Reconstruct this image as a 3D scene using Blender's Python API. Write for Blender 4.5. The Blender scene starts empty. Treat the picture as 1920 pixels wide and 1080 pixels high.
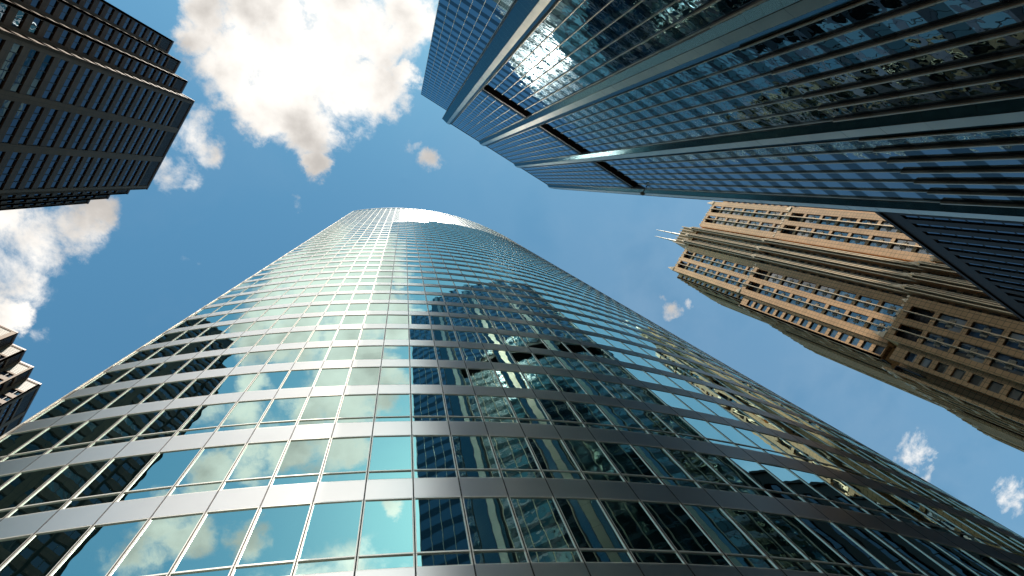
import bpy, math, random
from mathutils import Matrix, Vector
random.seed(7)
S = bpy.context.scene
COL = S.collection
R_ = math.radians

# ------------------------------------------------------------------ camera
# World axes follow the street grid: X and Y run along the streets, Z is up.
# The eye is the origin; the ground lies 1.6 m below it.
GROUND = -1.6
cam = bpy.data.cameras.new("camera")
cam.sensor_width = 36.0
cam.lens = 20.94
cam.clip_end = 20000
cam.clip_start = 0.05
cam_o = bpy.data.objects.new("camera", cam)
COL.objects.link(cam_o)
CAM_ROT = Matrix(((0.8440214, -0.47934228, -0.24053868),
                  (-0.50713922, -0.8592396, -0.06720952),
                  (-0.174464, 0.17871287, -0.96830988)))
cam_o.matrix_world = CAM_ROT.to_4x4()
S.camera = cam_o

# ------------------------------------------------------------------ light
SUN_AZ, SUN_EL = -107.0, 58.0        # degrees; azimuth from +X towards +Y
sd = Vector((math.cos(R_(SUN_EL)) * math.cos(R_(SUN_AZ)), math.cos(R_(SUN_EL)) * math.sin(R_(SUN_AZ)), math.sin(R_(SUN_EL))))
sun = bpy.data.lights.new("sun", 'SUN')
sun.energy = 5.0
sun.angle = R_(0.53)
sun.color = (1.0, 0.93, 0.82)
sun_o = bpy.data.objects.new("sun", sun)
sun_o.rotation_euler = sd.to_track_quat('Z', 'Y').to_euler()
sun_o.location = sd * 400
COL.objects.link(sun_o)

S.view_settings.view_transform = 'Standard'
S.view_settings.look = 'None'
S.view_settings.gamma = 1.0
S.view_settings.exposure = 0.95
S.cycles.max_bounces = 9
S.cycles.glossy_bounces = 6
S.cycles.diffuse_bounces = 3
S.cycles.sample_clamp_indirect = 6.0
S.cycles.caustics_reflective = False
S.cycles.use_denoising = True

# sky with clouds lying on a high layer: (x/z, y/z) of the view direction
W = bpy.data.worlds.new("World")
S.world = W
W.use_nodes = True
nt = W.node_tree
nt.nodes.clear()


def nd(tree, kind, **kw):
    n = tree.nodes.new(kind)
    for k, v in kw.items():
        if k == 'ins':
            for i, val in v.items():
                n.inputs[i].default_value = val
        else:
            setattr(n, k, v)
    return n


def mth(tree, op, a, b=None, clamp=False):
    n = tree.nodes.new('ShaderNodeMath')
    n.operation = op
    n.use_clamp = clamp
    for i, v in enumerate((a, b)):
        if v is None:
            continue
        if isinstance(v, (int, float)):
            n.inputs[i].default_value = v
        else:
            tree.links.new(v, n.inputs[i])
    return n.outputs[0]


CLOUDS = [(-0.308, -0.02, 0.061, 1.0), (-0.352, -0.027, 0.037, 1.0), (-0.25, -0.058, 0.077, 1.0), (-0.191, -0.096, 0.079, 1.0), (-0.156, -0.165, 0.071, 1.0), (-0.12, -0.217, 0.048, 1.0), (-0.142, -0.071, 0.064, 1.0), (-0.208, -0.01, 0.063, 1.0), (-0.274, 0.013, 0.046, 1.0), (-0.153, 0.011, 0.044, 1.0), (-0.126, 0.053, 0.026, 1.0), (-0.22, 0.034, 0.032, 1.0), (-0.097, -0.09, 0.045, 1.0), (-0.08, -0.129, 0.025, 1.0), (-0.319, -0.094, 0.045, 1.0), (-0.303, 0.04, 0.031, 0.6), (-0.311, 0.109, 0.035, 0.62), (-0.3, 0.167, 0.039, 0.62), (-0.275, 0.115, 0.027, 0.55), (-0.267, 0.166, 0.024, 0.55), (-0.426, 0.362, 0.06, 0.75), (-0.425, 0.436, 0.05, 0.75), (-0.392, 0.315, 0.046, 0.75), (-0.368, 0.282, 0.031, 0.7), (-0.411, 0.484, 0.031, 1.0), (-0.478, 0.347, 0.044, 1.0), (0.027, -0.05, 0.02, 0.6), (-0.007, -0.057, 0.016, 0.5), (0.519, -0.042, 0.025, 0.6), (0.546, -0.074, 0.014, 0.4), (1.185, -0.049, 0.058, 0.62), (1.24, -0.022, 0.036, 0.45), (1.465, -0.067, 0.06, 0.6), (-0.233, 0.289, 0.016, 0.4), (-0.211, 0.28, 0.011, 0.35), (-0.362, 0.491, 0.02, 0.45), (-0.125, 0.115, 0.013, 0.45), (-0.252, -0.228, 0.068, 0.95), (-0.218, -0.296, 0.053, 0.9), (-0.31, -0.241, 0.052, 0.9), (-0.396, -0.215, 0.043, 0.6), (-0.437, -0.153, 0.043, 0.85), (-0.341, -0.331, 0.061, 0.9), (-0.384, -0.351, 0.039, 0.8), (-0.544, -0.218, 0.054, 0.85), (-0.482, -0.279, 0.048, 0.8), (-0.662, -0.226, 0.058, 0.9), (-0.638, -0.297, 0.058, 0.9), (-0.73, -0.243, 0.062, 0.9), (-0.553, -0.378, 0.046, 0.8), (-0.275, -0.516, 0.022, 0.9), (-0.204, -0.17, 0.062, 1.0), (-0.281, -0.119, 0.061, 1.0), (-0.498, -0.119, 0.049, 0.5), (-0.622, 0.259, 0.083, 0.8), (-0.777, 0.037, 0.101, 0.9), (-0.098, -0.882, 0.151, 0.8), (2.007, -0.377, 0.238, 0.8), (1.206, -0.767, 0.145, 0.6), (0.4, 1.254, 0.224, 0.8), (0.215, -0.902, 0.076, 0.5), (-0.62, -0.61, 0.15, 1.0), (-0.5, -0.8, 0.17, 1.0), (-0.75, -0.55, 0.12, 1.0), (-0.43, -0.63, 0.1, 1.0), (-0.88, -0.5, 0.16, 1.0), (-0.75, -0.9, 0.24, 1.0), (-1.05, -0.8, 0.25, 1.0), (-0.5, -1.3, 0.35, 1.0), (-1.2, -1.3, 0.4, 1.0), (-1.5, -0.8, 0.4, 1.0), (-0.9, -2.0, 0.6, 1.0), (-2.0, -1.6, 0.8, 1.0), (-0.285, -0.285, 0.07, 1.0), (-0.2, -0.245, 0.05, 1.0), (-0.235, -0.18, 0.06, 1.0), (-0.345, -0.26, 0.055, 1.0), (-0.40, -0.29, 0.05, 0.95), (-0.46, -0.22, 0.045, 0.9), (-0.30, -0.36, 0.05, 0.95), (-0.17, -0.30, 0.04, 0.9), (-0.235, 0.02, 0.05, 1.0), (-0.36, -0.07, 0.04, 0.9), (-0.40, -0.13, 0.035, 0.8)]
tc = nd(nt, 'ShaderNodeTexCoord')
sx = nd(nt, 'ShaderNodeSeparateXYZ')
nt.links.new(tc.outputs['Generated'], sx.inputs[0])
zc = mth(nt, 'MAXIMUM', sx.outputs[2], 0.05)
cx = nd(nt, 'ShaderNodeCombineXYZ')
nt.links.new(mth(nt, 'DIVIDE', sx.outputs[0], zc), cx.inputs[0])
nt.links.new(mth(nt, 'DIVIDE', sx.outputs[1], zc), cx.inputs[1])
P = cx.outputs[0]


def noise(tree, vec, scale, detail, rough, dist=0.0, typ=None, lac=2.0):
    n = nd(tree, 'ShaderNodeTexNoise')
    n.inputs['Scale'].default_value = scale
    n.inputs['Detail'].default_value = detail
    n.inputs['Roughness'].default_value = rough
    n.inputs['Distortion'].default_value = dist
    n.inputs['Lacunarity'].default_value = lac
    tree.links.new(vec, n.inputs['Vector'])
    return n


# ragged edges: push the lookup point about with a noise of its own
wn = noise(nt, P, 9.0, 9, 0.66)
w1 = nd(nt, 'ShaderNodeVectorMath', operation='SUBTRACT')
nt.links.new(wn.outputs['Color'], w1.inputs[0])
w1.inputs[1].default_value = (0.5, 0.5, 0.5)
w2 = nd(nt, 'ShaderNodeVectorMath', operation='MULTIPLY_ADD')
nt.links.new(w1.outputs[0], w2.inputs[0])
w2.inputs[1].default_value = (0.105, 0.105, 0.0)
nt.links.new(P, w2.inputs[2])
PW = w2.outputs[0]
acc = None
for (bx_, by_, br_, bw_) in CLOUDS:
    br_ *= 1.14
    dn = nd(nt, 'ShaderNodeVectorMath', operation='DISTANCE')
    nt.links.new(PW, dn.inputs[0])
    dn.inputs[1].default_value = (bx_, by_, 0)
    mr = nd(nt, 'ShaderNodeMapRange', interpolation_type='SMOOTHSTEP')
    nt.links.new(dn.outputs['Value'], mr.inputs['Value'])
    mr.inputs['From Min'].default_value = br_ * 1.6
    mr.inputs['From Max'].default_value = br_ * 0.1
    mr.inputs['To Min'].default_value = 0.0
    mr.inputs['To Max'].default_value = bw_
    acc = mr.outputs[0] if acc is None else mth(nt, 'MAXIMUM', acc, mr.outputs[0])
fine = noise(nt, P, 12.0, 12, 0.64, 0.2)
dens0 = mth(nt, 'ADD', mth(nt, 'MULTIPLY', acc, 1.72), mth(nt, 'MULTIPLY', mth(nt, 'SUBTRACT', fine.outputs['Fac'], 0.52), 3.0))
den = nd(nt, 'ShaderNodeMapRange', interpolation_type='SMOOTHSTEP')
nt.links.new(dens0, den.inputs['Value'])
den.inputs['From Min'].default_value = 0.42
den.inputs['From Max'].default_value = 1.42
gate = nd(nt, 'ShaderNodeMapRange', interpolation_type='SMOOTHSTEP')
nt.links.new(acc, gate.inputs['Value'])
gate.inputs['From Min'].default_value = 0.02
gate.inputs['From Max'].default_value = 0.5
cover = mth(nt, 'MULTIPLY', den.outputs[0], gate.outputs[0], True)
# thin veil
veil = noise(nt, P, 3.2, 6, 0.6, 0.3)
vm = nd(nt, 'ShaderNodeMapRange')
nt.links.new(veil.outputs['Fac'], vm.inputs['Value'])
vm.inputs['From Min'].default_value = 0.52
vm.inputs['From Max'].default_value = 0.85
vm.inputs['To Max'].default_value = 0.04
sx2 = nd(nt, 'ShaderNodeSeparateXYZ')
# a thin high haze, denser towards +X
hz = nd(nt, 'ShaderNodeMapRange', interpolation_type='SMOOTHSTEP')
nt.links.new(cx.outputs[0], sx2.inputs[0])
nt.links.new(sx2.outputs[0], hz.inputs['Value'])
hz.inputs['From Min'].default_value = -0.15
hz.inputs['From Max'].default_value = 0.55
hz.inputs['To Max'].default_value = 0.06
thin = mth(nt, 'ADD', vm.outputs[0], mth(nt, 'MULTIPLY', hz.outputs[0], mth(nt, 'ADD', 0.6, mth(nt, 'MULTIPLY', veil.outputs['Fac'], 0.8))))
cover2 = mth(nt, 'MAXIMUM', cover, thin)
# thick parts of a cloud are greyer than its lit rim
sh = noise(nt, P, 6.5, 8, 0.5, 0.1)
thick = nd(nt, 'ShaderNodeMapRange', interpolation_type='SMOOTHSTEP')
nt.links.new(mth(nt, 'ADD', sh.outputs['Fac'], mth(nt, 'MULTIPLY', mth(nt, 'SUBTRACT', dens0, 1.4), 0.05)), thick.inputs['Value'])
thick.inputs['From Min'].default_value = 0.40
thick.inputs['From Max'].default_value = 0.70
ccol = nd(nt, 'ShaderNodeMixRGB')
nt.links.new(thick.outputs[0], ccol.inputs['Fac'])
ccol.inputs['Color1'].default_value = (1.16, 1.11, 1.04, 1)
ccol.inputs['Color2'].default_value = (0.57, 0.535, 0.50, 1)
sky = nd(nt, 'ShaderNodeTexSky', sky_type='NISHITA')
sky.sun_disc = False
sky.sun_elevation = R_(SUN_EL)
sky.sun_rotation = R_(90 - SUN_AZ)
sky.altitude = 200
sky.air_density = 1.0
sky.dust_density = 0.6
sky.ozone_density = 1.0
bg_sky = nd(nt, 'ShaderNodeBackground')
bg_sky.inputs['Strength'].default_value = 0.077
tint = nd(nt, 'ShaderNodeVectorMath', operation='MULTIPLY')
nt.links.new(sky.outputs[0], tint.inputs[0])
tint.inputs[1].default_value = (0.65, 1.20, 1.15)     # clear summer air, slightly cyan
nt.links.new(tint.outputs[0], bg_sky.inputs['Color'])
bg_cl = nd(nt, 'ShaderNodeBackground')
bg_cl.inputs['Strength'].default_value = 0.53
# cloud banks on the sun's side, low over the city, are brighter than the bases overhead
ln_ = nd(nt, 'ShaderNodeSeparateXYZ')
nt.links.new(P, ln_.inputs[0])
lowb = nd(nt, 'ShaderNodeMapRange', interpolation_type='SMOOTHSTEP')
nt.links.new(mth(nt, 'MULTIPLY', ln_.outputs[1], -1.0), lowb.inputs['Value'])
lowb.inputs['From Min'].default_value = 0.38
lowb.inputs['From Max'].default_value = 0.85
lowb.inputs['To Min'].default_value = 1.0
lowb.inputs['To Max'].default_value = 2.8
cb = nd(nt, 'ShaderNodeVectorMath', operation='SCALE')
nt.links.new(ccol.outputs[0], cb.inputs[0])
nt.links.new(lowb.outputs[0], cb.inputs['Scale'])
nt.links.new(cb.outputs[0], bg_cl.inputs['Color'])
mixw = nd(nt, 'ShaderNodeMixShader')
nt.links.new(cover2, mixw.inputs[0])
nt.links.new(bg_sky.outputs[0], mixw.inputs[1])
nt.links.new(bg_cl.outputs[0], mixw.inputs[2])
outw = nd(nt, 'ShaderNodeOutputWorld')
nt.links.new(mixw.outputs[0], outw.inputs['Surface'])


# ------------------------------------------------------------------ materials
def new_mat(name):
    m = bpy.data.materials.new(name)
    m.use_nodes = True
    m.node_tree.nodes.clear()
    return m


def glass_mat(name, dark, tint, f0, f1, wav_scale, wav, rough=0.0, wav2=None, power=3.0, blinds=None):
    """Coated facade glass: a dark interior under a tinted mirror, slightly wavy."""
    m = new_mat(name)
    t = m.node_tree
    tcx = nd(t, 'ShaderNodeTexCoord')
    n = noise(t, tcx.outputs['Object'], wav_scale, 1.5, 0.45)
    b = nd(t, 'ShaderNodeBump')
    b.inputs['Strength'].default_value = 1.0
    b.inputs['Distance'].default_value = wav
    t.links.new(n.outputs['Fac'], b.inputs['Height'])
    nrm = b.outputs[0]
    if wav2:
        n2 = noise(t, tcx.outputs['Object'], wav2[0], 1.0, 0.4)
        b2 = nd(t, 'ShaderNodeBump')
        b2.inputs['Distance'].default_value = wav2[1]
        t.links.new(n2.outputs['Fac'], b2.inputs['Height'])
        t.links.new(nrm, b2.inputs['Normal'])
        nrm = b2.outputs[0]
    di = nd(t, 'ShaderNodeBsdfDiffuse')
    di.inputs['Color'].default_value = (*dark, 1)
    if blinds:
        # blinds drawn in some rooms, not in others
        sc = nd(t, 'ShaderNodeVectorMath', operation='DIVIDE')
        t.links.new(tcx.outputs['Object'], sc.inputs[0])
        sc.inputs[1].default_value = blinds
        fl_ = nd(t, 'ShaderNodeVectorMath', operation='FLOOR')
        t.links.new(sc.outputs[0], fl_.inputs[0])
        wn_ = nd(t, 'ShaderNodeTexWhiteNoise', noise_dimensions='3D')
        t.links.new(fl_.outputs[0], wn_.inputs['Vector'])
        v_ = mth(t, 'POWER', wn_.outputs['Value'], 2.5)
        c_ = nd(t, 'ShaderNodeMixRGB')
        t.links.new(v_, c_.inputs['Fac'])
        c_.inputs['Color1'].default_value = (*dark, 1)
        c_.inputs['Color2'].default_value = (0.42, 0.40, 0.35, 1)
        t.links.new(c_.outputs[0], di.inputs['Color'])
    gl = nd(t, 'ShaderNodeBsdfGlossy')
    gl.inputs['Color'].default_value = (*tint, 1)
    gl.inputs['Roughness'].default_value = rough
    t.links.new(nrm, gl.inputs['Normal'])
    lw = nd(t, 'ShaderNodeLayerWeight')
    lw.inputs['Blend'].default_value = 0.5
    p = mth(t, 'POWER', lw.outputs['Facing'], power)
    mr = nd(t, 'ShaderNodeMapRange')
    t.links.new(p, mr.inputs['Value'])
    mr.inputs['To Min'].default_value = f0
    mr.inputs['To Max'].default_value = f1
    mx = nd(t, 'ShaderNodeMixShader')
    t.links.new(mr.outputs[0], mx.inputs[0])
    t.links.new(di.outputs[0], mx.inputs[1])
    t.links.new(gl.outputs[0], mx.inputs[2])
    o = nd(t, 'ShaderNodeOutputMaterial')
    t.links.new(mx.outputs[0], o.inputs[0])
    return m


def metal_mat(name, col, rough, var=0.08, metallic=1.0, aniso=0.0, scale=0.35):
    m = new_mat(name)
    t = m.node_tree
    tcx = nd(t, 'ShaderNodeTexCoord')
    n = noise(t, tcx.outputs['Object'], scale, 4, 0.6)
    mr = nd(t, 'ShaderNodeMapRange')
    t.links.new(n.outputs['Fac'], mr.inputs['Value'])
    mr.inputs['From Min'].default_value = 0.3
    mr.inputs['From Max'].default_value = 0.7
    mr.inputs['To Min'].default_value = 1 - var
    mr.inputs['To Max'].default_value = 1 + var
    c = nd(t, 'ShaderNodeVectorMath', operation='SCALE')
    c.inputs[0].default_value = col
    t.links.new(mr.outputs[0], c.inputs['Scale'])
    p = nd(t, 'ShaderNodeBsdfPrincipled')
    t.links.new(c.outputs[0], p.inputs['Base Color'])
    p.inputs['Metallic'].default_value = metallic
    p.inputs['Roughness'].default_value = rough
    if aniso:
        p.inputs['Anisotropic'].default_value = aniso
        tg = nd(t, 'ShaderNodeCombineXYZ')
        tg.inputs[2].default_value = 1.0
        t.links.new(tg.outputs[0], p.inputs['Tangent'])
    o = nd(t, 'ShaderNodeOutputMaterial')
    t.links.new(p.outputs[0], o.inputs[0])
    return m


def stone_mat(name, col, joint, wz, wxy, rough=0.75, var=0.16, jw=0.022):
    """Polished granite cladding: slab to slab tone changes, grain, weather stains and open joints."""
    m = new_mat(name)
    t = m.node_tree
    tcx = nd(t, 'ShaderNodeTexCoord')
    s = nd(t, 'ShaderNodeSeparateXYZ')
    t.links.new(tcx.outputs['Object'], s.inputs[0])

    def saw(v, w):
        return mth(t, 'FRACT', mth(t, 'DIVIDE', v, w))

    def line(v, w, th):
        f = saw(v, w)
        return mth(t, 'LESS_THAN', mth(t, 'MINIMUM', f, mth(t, 'SUBTRACT', 1.0, f)), th / w)
    xy = mth(t, 'ADD', s.outputs[0], s.outputs[1])
    ln = mth(t, 'MAXIMUM', line(s.outputs[2], wz, jw), line(xy, wxy, jw))
    cid = nd(t, 'ShaderNodeCombineXYZ')
    t.links.new(mth(t, 'FLOOR', mth(t, 'DIVIDE', xy, wxy)), cid.inputs[0])
    t.links.new(mth(t, 'FLOOR', mth(t, 'DIVIDE', s.outputs[2], wz)), cid.inputs[1])
    wnz = nd(t, 'ShaderNodeTexWhiteNoise', noise_dimensions='2D')
    t.links.new(cid.outputs[0], wnz.inputs['Vector'])
    n = noise(t, tcx.outputs['Object'], 0.12, 6, 0.65)
    g = noise(t, tcx.outputs['Object'], 9.0, 3, 0.6)
    v = mth(t, 'ADD', mth(t, 'MULTIPLY', wnz.outputs['Value'], var), mth(t, 'MULTIPLY', n.outputs['Fac'], 0.5))
    v = mth(t, 'ADD', v, mth(t, 'MULTIPLY', g.outputs['Fac'], 0.16))
    v = mth(t, 'ADD', v, 0.67 - var * 0.5)
    c = nd(t, 'ShaderNodeVectorMath', operation='SCALE')
    c.inputs[0].default_value = col
    t.links.new(v, c.inputs['Scale'])
    mx = nd(t, 'ShaderNodeMixRGB')
    t.links.new(ln, mx.inputs['Fac'])
    t.links.new(c.outputs[0], mx.inputs['Color1'])
    mx.inputs['Color2'].default_value = (*joint, 1)
    p = nd(t, 'ShaderNodeBsdfPrincipled')
    t.links.new(mx.outputs[0], p.inputs['Base Color'])
    p.inputs['Roughness'].default_value = rough
    p.inputs['Specular IOR Level'].default_value = 0.12
    o = nd(t, 'ShaderNodeOutputMaterial')
    t.links.new(p.outputs[0], o.inputs[0])
    return m


def plain_mat(name, col, rough=0.6, var=0.2, scale=0.5, spec=0.3):
    m = new_mat(name)
    t = m.node_tree
    tcx = nd(t, 'ShaderNodeTexCoord')
    n = noise(t, tcx.outputs['Object'], scale, 6, 0.65)
    v = mth(t, 'ADD', mth(t, 'MULTIPLY', n.outputs['Fac'], 2 * var), 1 - var)
    c = nd(t, 'ShaderNodeVectorMath', operation='SCALE')
    c.inputs[0].default_value = col
    t.links.new(v, c.inputs['Scale'])
    p = nd(t, 'ShaderNodeBsdfPrincipled')
    t.links.new(c.outputs[0], p.inputs['Base Color'])
    p.inputs['Roughness'].default_value = rough
    p.inputs['Specular IOR Level'].default_value = spec
    o = nd(t, 'ShaderNodeOutputMaterial')
    t.links.new(p.outputs[0], o.inputs[0])
    return m


def lamp_mat(name, col, st):
    m = new_mat(name)
    t = m.node_tree
    e = nd(t, 'ShaderNodeEmission')
    e.inputs['Color'].default_value = (*col, 1)
    e.inputs['Strength'].default_value = st
    o = nd(t, 'ShaderNodeOutputMaterial')
    t.links.new(e.outputs[0], o.inputs[0])
    return m


M = {}
M['teal_glass'] = glass_mat('teal_glass', (0.004, 0.011, 0.012), (0.70, 0.94, 0.87), 0.56, 1.0, 0.55, 0.0045, power=2.2)
M['steel_panel'] = metal_mat('steel_panel', (0.80, 0.755, 0.72), 0.37, 0.04, 1.0, 0.86)
M['mullion_metal'] = metal_mat('mullion_metal', (0.80, 0.75, 0.67), 0.34, 0.05, 0.7)
M['gasket'] = plain_mat('gasket', (0.03, 0.022, 0.018), 0.6)
M['blue_glass'] = glass_mat('blue_glass', (0.004, 0.008, 0.014), (0.62, 0.82, 0.97), 0.17, 1.0, 0.6, 0.018, 0.0, (1.6, 0.003), power=3.6)
M['blue_spandrel'] = glass_mat('blue_spandrel', (0.008, 0.014, 0.02), (0.50, 0.70, 0.82), 0.07, 0.55, 0.6, 0.014, power=4.0)
M['teal_spandrel'] = glass_mat('teal_spandrel', (0.008, 0.02, 0.022), (0.27, 0.46, 0.53), 0.24, 0.6, 0.4, 0.008, 0.16)
M['fin_metal'] = metal_mat('fin_metal', (0.56, 0.44, 0.33), 0.36, 0.10)
M['fin_metal_dark'] = metal_mat('fin_metal_dark', (0.30, 0.20, 0.135), 0.42, 0.12)
M['pilaster_metal'] = metal_mat('pilaster_metal', (0.50, 0.45, 0.38), 0.32, 0.08)
M['brown_recess'] = plain_mat('brown_recess', (0.035, 0.018, 0.010), 0.7)
M['brown_granite'] = stone_mat('brown_granite', (0.15, 0.09, 0.052), (0.06, 0.04, 0.03), 1.95, 1.15, 0.55)
M['brown_spandrel'] = stone_mat('brown_spandrel', (0.12, 0.07, 0.043), (0.03, 0.035, 0.03), 1.95, 1.4, 0.5)
M['dark_glass'] = glass_mat('dark_glass', (0.004, 0.006, 0.010), (0.50, 0.64, 0.80), 0.08, 0.75, 0.5, 0.012)
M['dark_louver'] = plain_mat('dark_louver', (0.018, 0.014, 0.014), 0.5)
M['sunlit_louver'] = plain_mat('sunlit_louver', (0.20, 0.17, 0.13), 0.5)  # for louvers facing the sun, sunlight put into the colour
M['dark_frame'] = plain_mat('dark_frame', (0.02, 0.018, 0.018), 0.4)
M['maroon_coping'] = plain_mat('maroon_coping', (0.11, 0.055, 0.05), 0.4)
M['tan_granite'] = stone_mat('tan_granite', (0.62, 0.375, 0.195), (0.16, 0.12, 0.07), 1.31, 1.05, 0.7, 0.16, 0.045)
M['tan_granite_trim'] = metal_mat('tan_granite_trim', (0.54, 0.41, 0.26), 0.38, 0.10, 0.55)
M['grey_glass'] = glass_mat('grey_glass', (0.03, 0.03, 0.03), (0.82, 0.86, 0.88), 0.20, 0.9, 0.6, 0.008, blinds=(3.0, 1.7, 3.93))
M['ornament_panel'] = stone_mat('ornament_panel', (0.42, 0.36, 0.27), (0.10, 0.08, 0.06), 0.6, 0.6, 0.6, 0.2)
M['antenna_white'] = plain_mat('antenna_white', (0.40, 0.34, 0.22), 0.45, 0.1)
M['dark_brown_stone'] = stone_mat('dark_brown_stone', (0.022, 0.012, 0.007), (0.01, 0.01, 0.01), 2.4, 1.1, 0.5)
M['roof_gravel'] = plain_mat('roof_gravel', (0.22, 0.21, 0.20), 0.9)
M['asphalt'] = plain_mat('asphalt', (0.05, 0.05, 0.052), 0.9, 0.3, 0.8)
M['paving'] = stone_mat('paving', (0.30, 0.29, 0.27), (0.12, 0.12, 0.11), 1.2, 1.2, 0.9)
M['paint'] = plain_mat('paint', (0.7, 0.68, 0.6), 0.7)
M['lamp_glow'] = lamp_mat('lamp_glow', (1.0, 0.72, 0.25), 3.0)


# ------------------------------------------------------------------ mesh helpers
class MB:
    """Collects faces, each with the index of its material."""

    def __init__(self):
        self.v, self.f, self.m = [], [], []

    def poly(self, pts, mi=0):
        n = len(self.v)
        self.v += [tuple(p) for p in pts]
        self.f.append(tuple(range(n, n + len(pts))))
        self.m.append(mi)

    def hexa(self, p, mi=0):
        """p: four base corners then four top corners, counter-clockwise seen from outside above"""
        n = len(self.v)
        self.v += [tuple(q) for q in p]
        for a in ((3, 2, 1, 0), (4, 5, 6, 7), (0, 1, 5, 4), (1, 2, 6, 5), (2, 3, 7, 6), (3, 0, 4, 7)):
            self.f.append(tuple(n + i for i in a))
            self.m.append(mi)

    def box(self, x0, x1, y0, y1, z0, z1, mi=0):
        self.hexa([(x0, y0, z0), (x1, y0, z0), (x1, y1, z0), (x0, y1, z0),
                   (x0, y0, z1), (x1, y0, z1), (x1, y1, z1), (x0, y1, z1)], mi)

    def prism(self, pts, z0, z1, mi=0, caps=True):
        n = len(self.v)
        k = len(pts)
        self.v += [(x, y, z0) for x, y in pts] + [(x, y, z1) for x, y in pts]
        for i in range(k):
            j = (i + 1) % k
            self.f.append((n + i, n + j, n + k + j, n + k + i))
            self.m.append(mi)
        if caps:
            self.f.append(tuple(n + i for i in reversed(range(k))))
            self.m.append(mi)
            self.f.append(tuple(n + k + i for i in range(k)))
            self.m.append(mi)


def obj(name, mb, mats, parent=None, smooth=False):
    me = bpy.data.meshes.new(name)
    me.from_pydata(mb.v, [], mb.f)
    for mm in (mats if isinstance(mats, (list, tuple)) else [mats]):
        me.materials.append(M[mm])
    me.polygons.foreach_set('material_index', mb.m)
    if smooth:
        me.polygons.foreach_set('use_smooth', [True] * len(mb.f))
    me.update()
    o = bpy.data.objects.new(name, me)
    COL.objects.link(o)
    if parent:
        o.parent = parent
    return o


def thing(name, label, cat, group=None):
    o = bpy.data.objects.new(name, None)
    COL.objects.link(o)
    o['label'] = label
    o['category'] = cat
    if group:
        o['group'] = group
    return o


CAM_T = CAM_ROT.transposed()


def seen_size(pts):
    """How large a pane shows from the camera (0 when outside the frame); used only to pick which panes become parts."""
    q = []
    for p in pts:
        c = CAM_T @ Vector(p)
        if c.z > -0.1:
            return 0.0
        q.append((c.x / -c.z, c.y / -c.z))
    mx = sum(a for a, _ in q) / len(q)
    my = sum(b for _, b in q) / len(q)
    if abs(mx) > 0.84 or abs(my) > 0.47:
        return 0.0
    a = 0
    for i in range(len(q)):
        x0, y0 = q[i]
        x1, y1 = q[(i + 1) % len(q)]
        a += x0 * y1 - x1 * y0
    return abs(a)


class Panes:
    """Window panes of one building: the largest in view become parts, the rest one part."""

    def __init__(self):
        self.items = []

    def add(self, pts, draw, weight=1.0, boost=0.0):
        self.items.append((seen_size(pts) * weight + boost, len(self.items), draw))

    def build(self, mats, parent, n=100, name='window'):
        its = sorted(self.items, key=lambda a: (-a[0], a[1]))
        for s, _, dr in its[:n]:
            mb = MB()
            dr(mb)
            obj(name, mb, mats, parent)
        if len(its) > n:
            mb = MB()
            for s, _, dr in its[n:]:
                dr(mb)
            o = obj(name, mb, mats, parent)
            o['kind'] = 'stuff'


class Face:
    """A facade plane: s runs along it, d out of it, z up."""

    def __init__(self, p0, p1):
        self.o = Vector(p0)
        v = Vector(p1) - self.o
        self.w = v.length
        self.t = v / self.w
        self.n = Vector((self.t.y, -self.t.x))   # outward when the outline runs counter-clockwise

    def pt(self, s, d, z):
        q = self.o + self.t * s + self.n * d
        return (q.x, q.y, z)

    def box(self, mb, s0, s1, d0, d1, z0, z1, mi=0):
        mb.hexa([self.pt(s0, d1, z0), self.pt(s1, d1, z0), self.pt(s1, d0, z0), self.pt(s0, d0, z0),
                 self.pt(s0, d1, z1), self.pt(s1, d1, z1), self.pt(s1, d0, z1), self.pt(s0, d0, z1)], mi)

    def quad(self, s0, s1, d, z0, z1):
        return [self.pt(s0, d, z0), self.pt(s1, d, z0), self.pt(s1, d, z1), self.pt(s0, d, z1)]

    def tilted(self, s0, s1, d, z0, z1, amp):
        a, b = random.uniform(-amp, amp), random.uniform(-amp, amp)
        w, h = (s1 - s0) / 2, (z1 - z0) / 2
        return [self.pt(s0, d - a * w - b * h, z0), self.pt(s1, d + a * w - b * h, z0),
                self.pt(s1, d + a * w + b * h, z1), self.pt(s0, d - a * w + b * h, z1)]


# ------------------------------------------------------------------ ground, street, pavements
def structure(name, mb, mats):
    o = obj(name, mb, mats)
    o['kind'] = 'structure'
    return o


g = MB()
g.poly([(-6000, -6000, GROUND - 0.15), (6000, -6000, GROUND - 0.15), (6000, 6000, GROUND - 0.15), (-6000, 6000, GROUND - 0.15)])
structure('ground', g, 'asphalt')
g = MB()
g.box(-8, 110, -21.9, -14.5, GROUND - 0.146, GROUND)
structure('pavement', g, 'paving')
g = MB()
g.prism([(-9.5, 6), (4, -2.0), (22, -4.5), (54, -5.5), (84, 3), (95, 14), (95, 70), (-9.5, 70)], GROUND - 0.146, GROUND)
structure('pavement', g, 'paving')
g = MB()
for i in range(22):
    g.poly([(-30 + i * 7, -10.1, GROUND - 0.146), (-27 + i * 7, -10.1, GROUND - 0.146), (-27 + i * 7, -9.95, GROUND - 0.146), (-30 + i * 7, -9.95, GROUND - 0.146)])
structure('road_marking', g, 'paint')

# ------------------------------------------------------------------ curved glass tower
CX, CY, RC = 41.3463, 78.6875, 78.9651
PH0, DPH = R_(-121.0) - 0.0712, 0.0193
I0, I1 = -4, 63


def arc(i, r=0.0):
    p = PH0 + DPH * i
    return (CX + (RC + r) * math.cos(p), CY + (RC + r) * math.sin(p))


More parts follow.
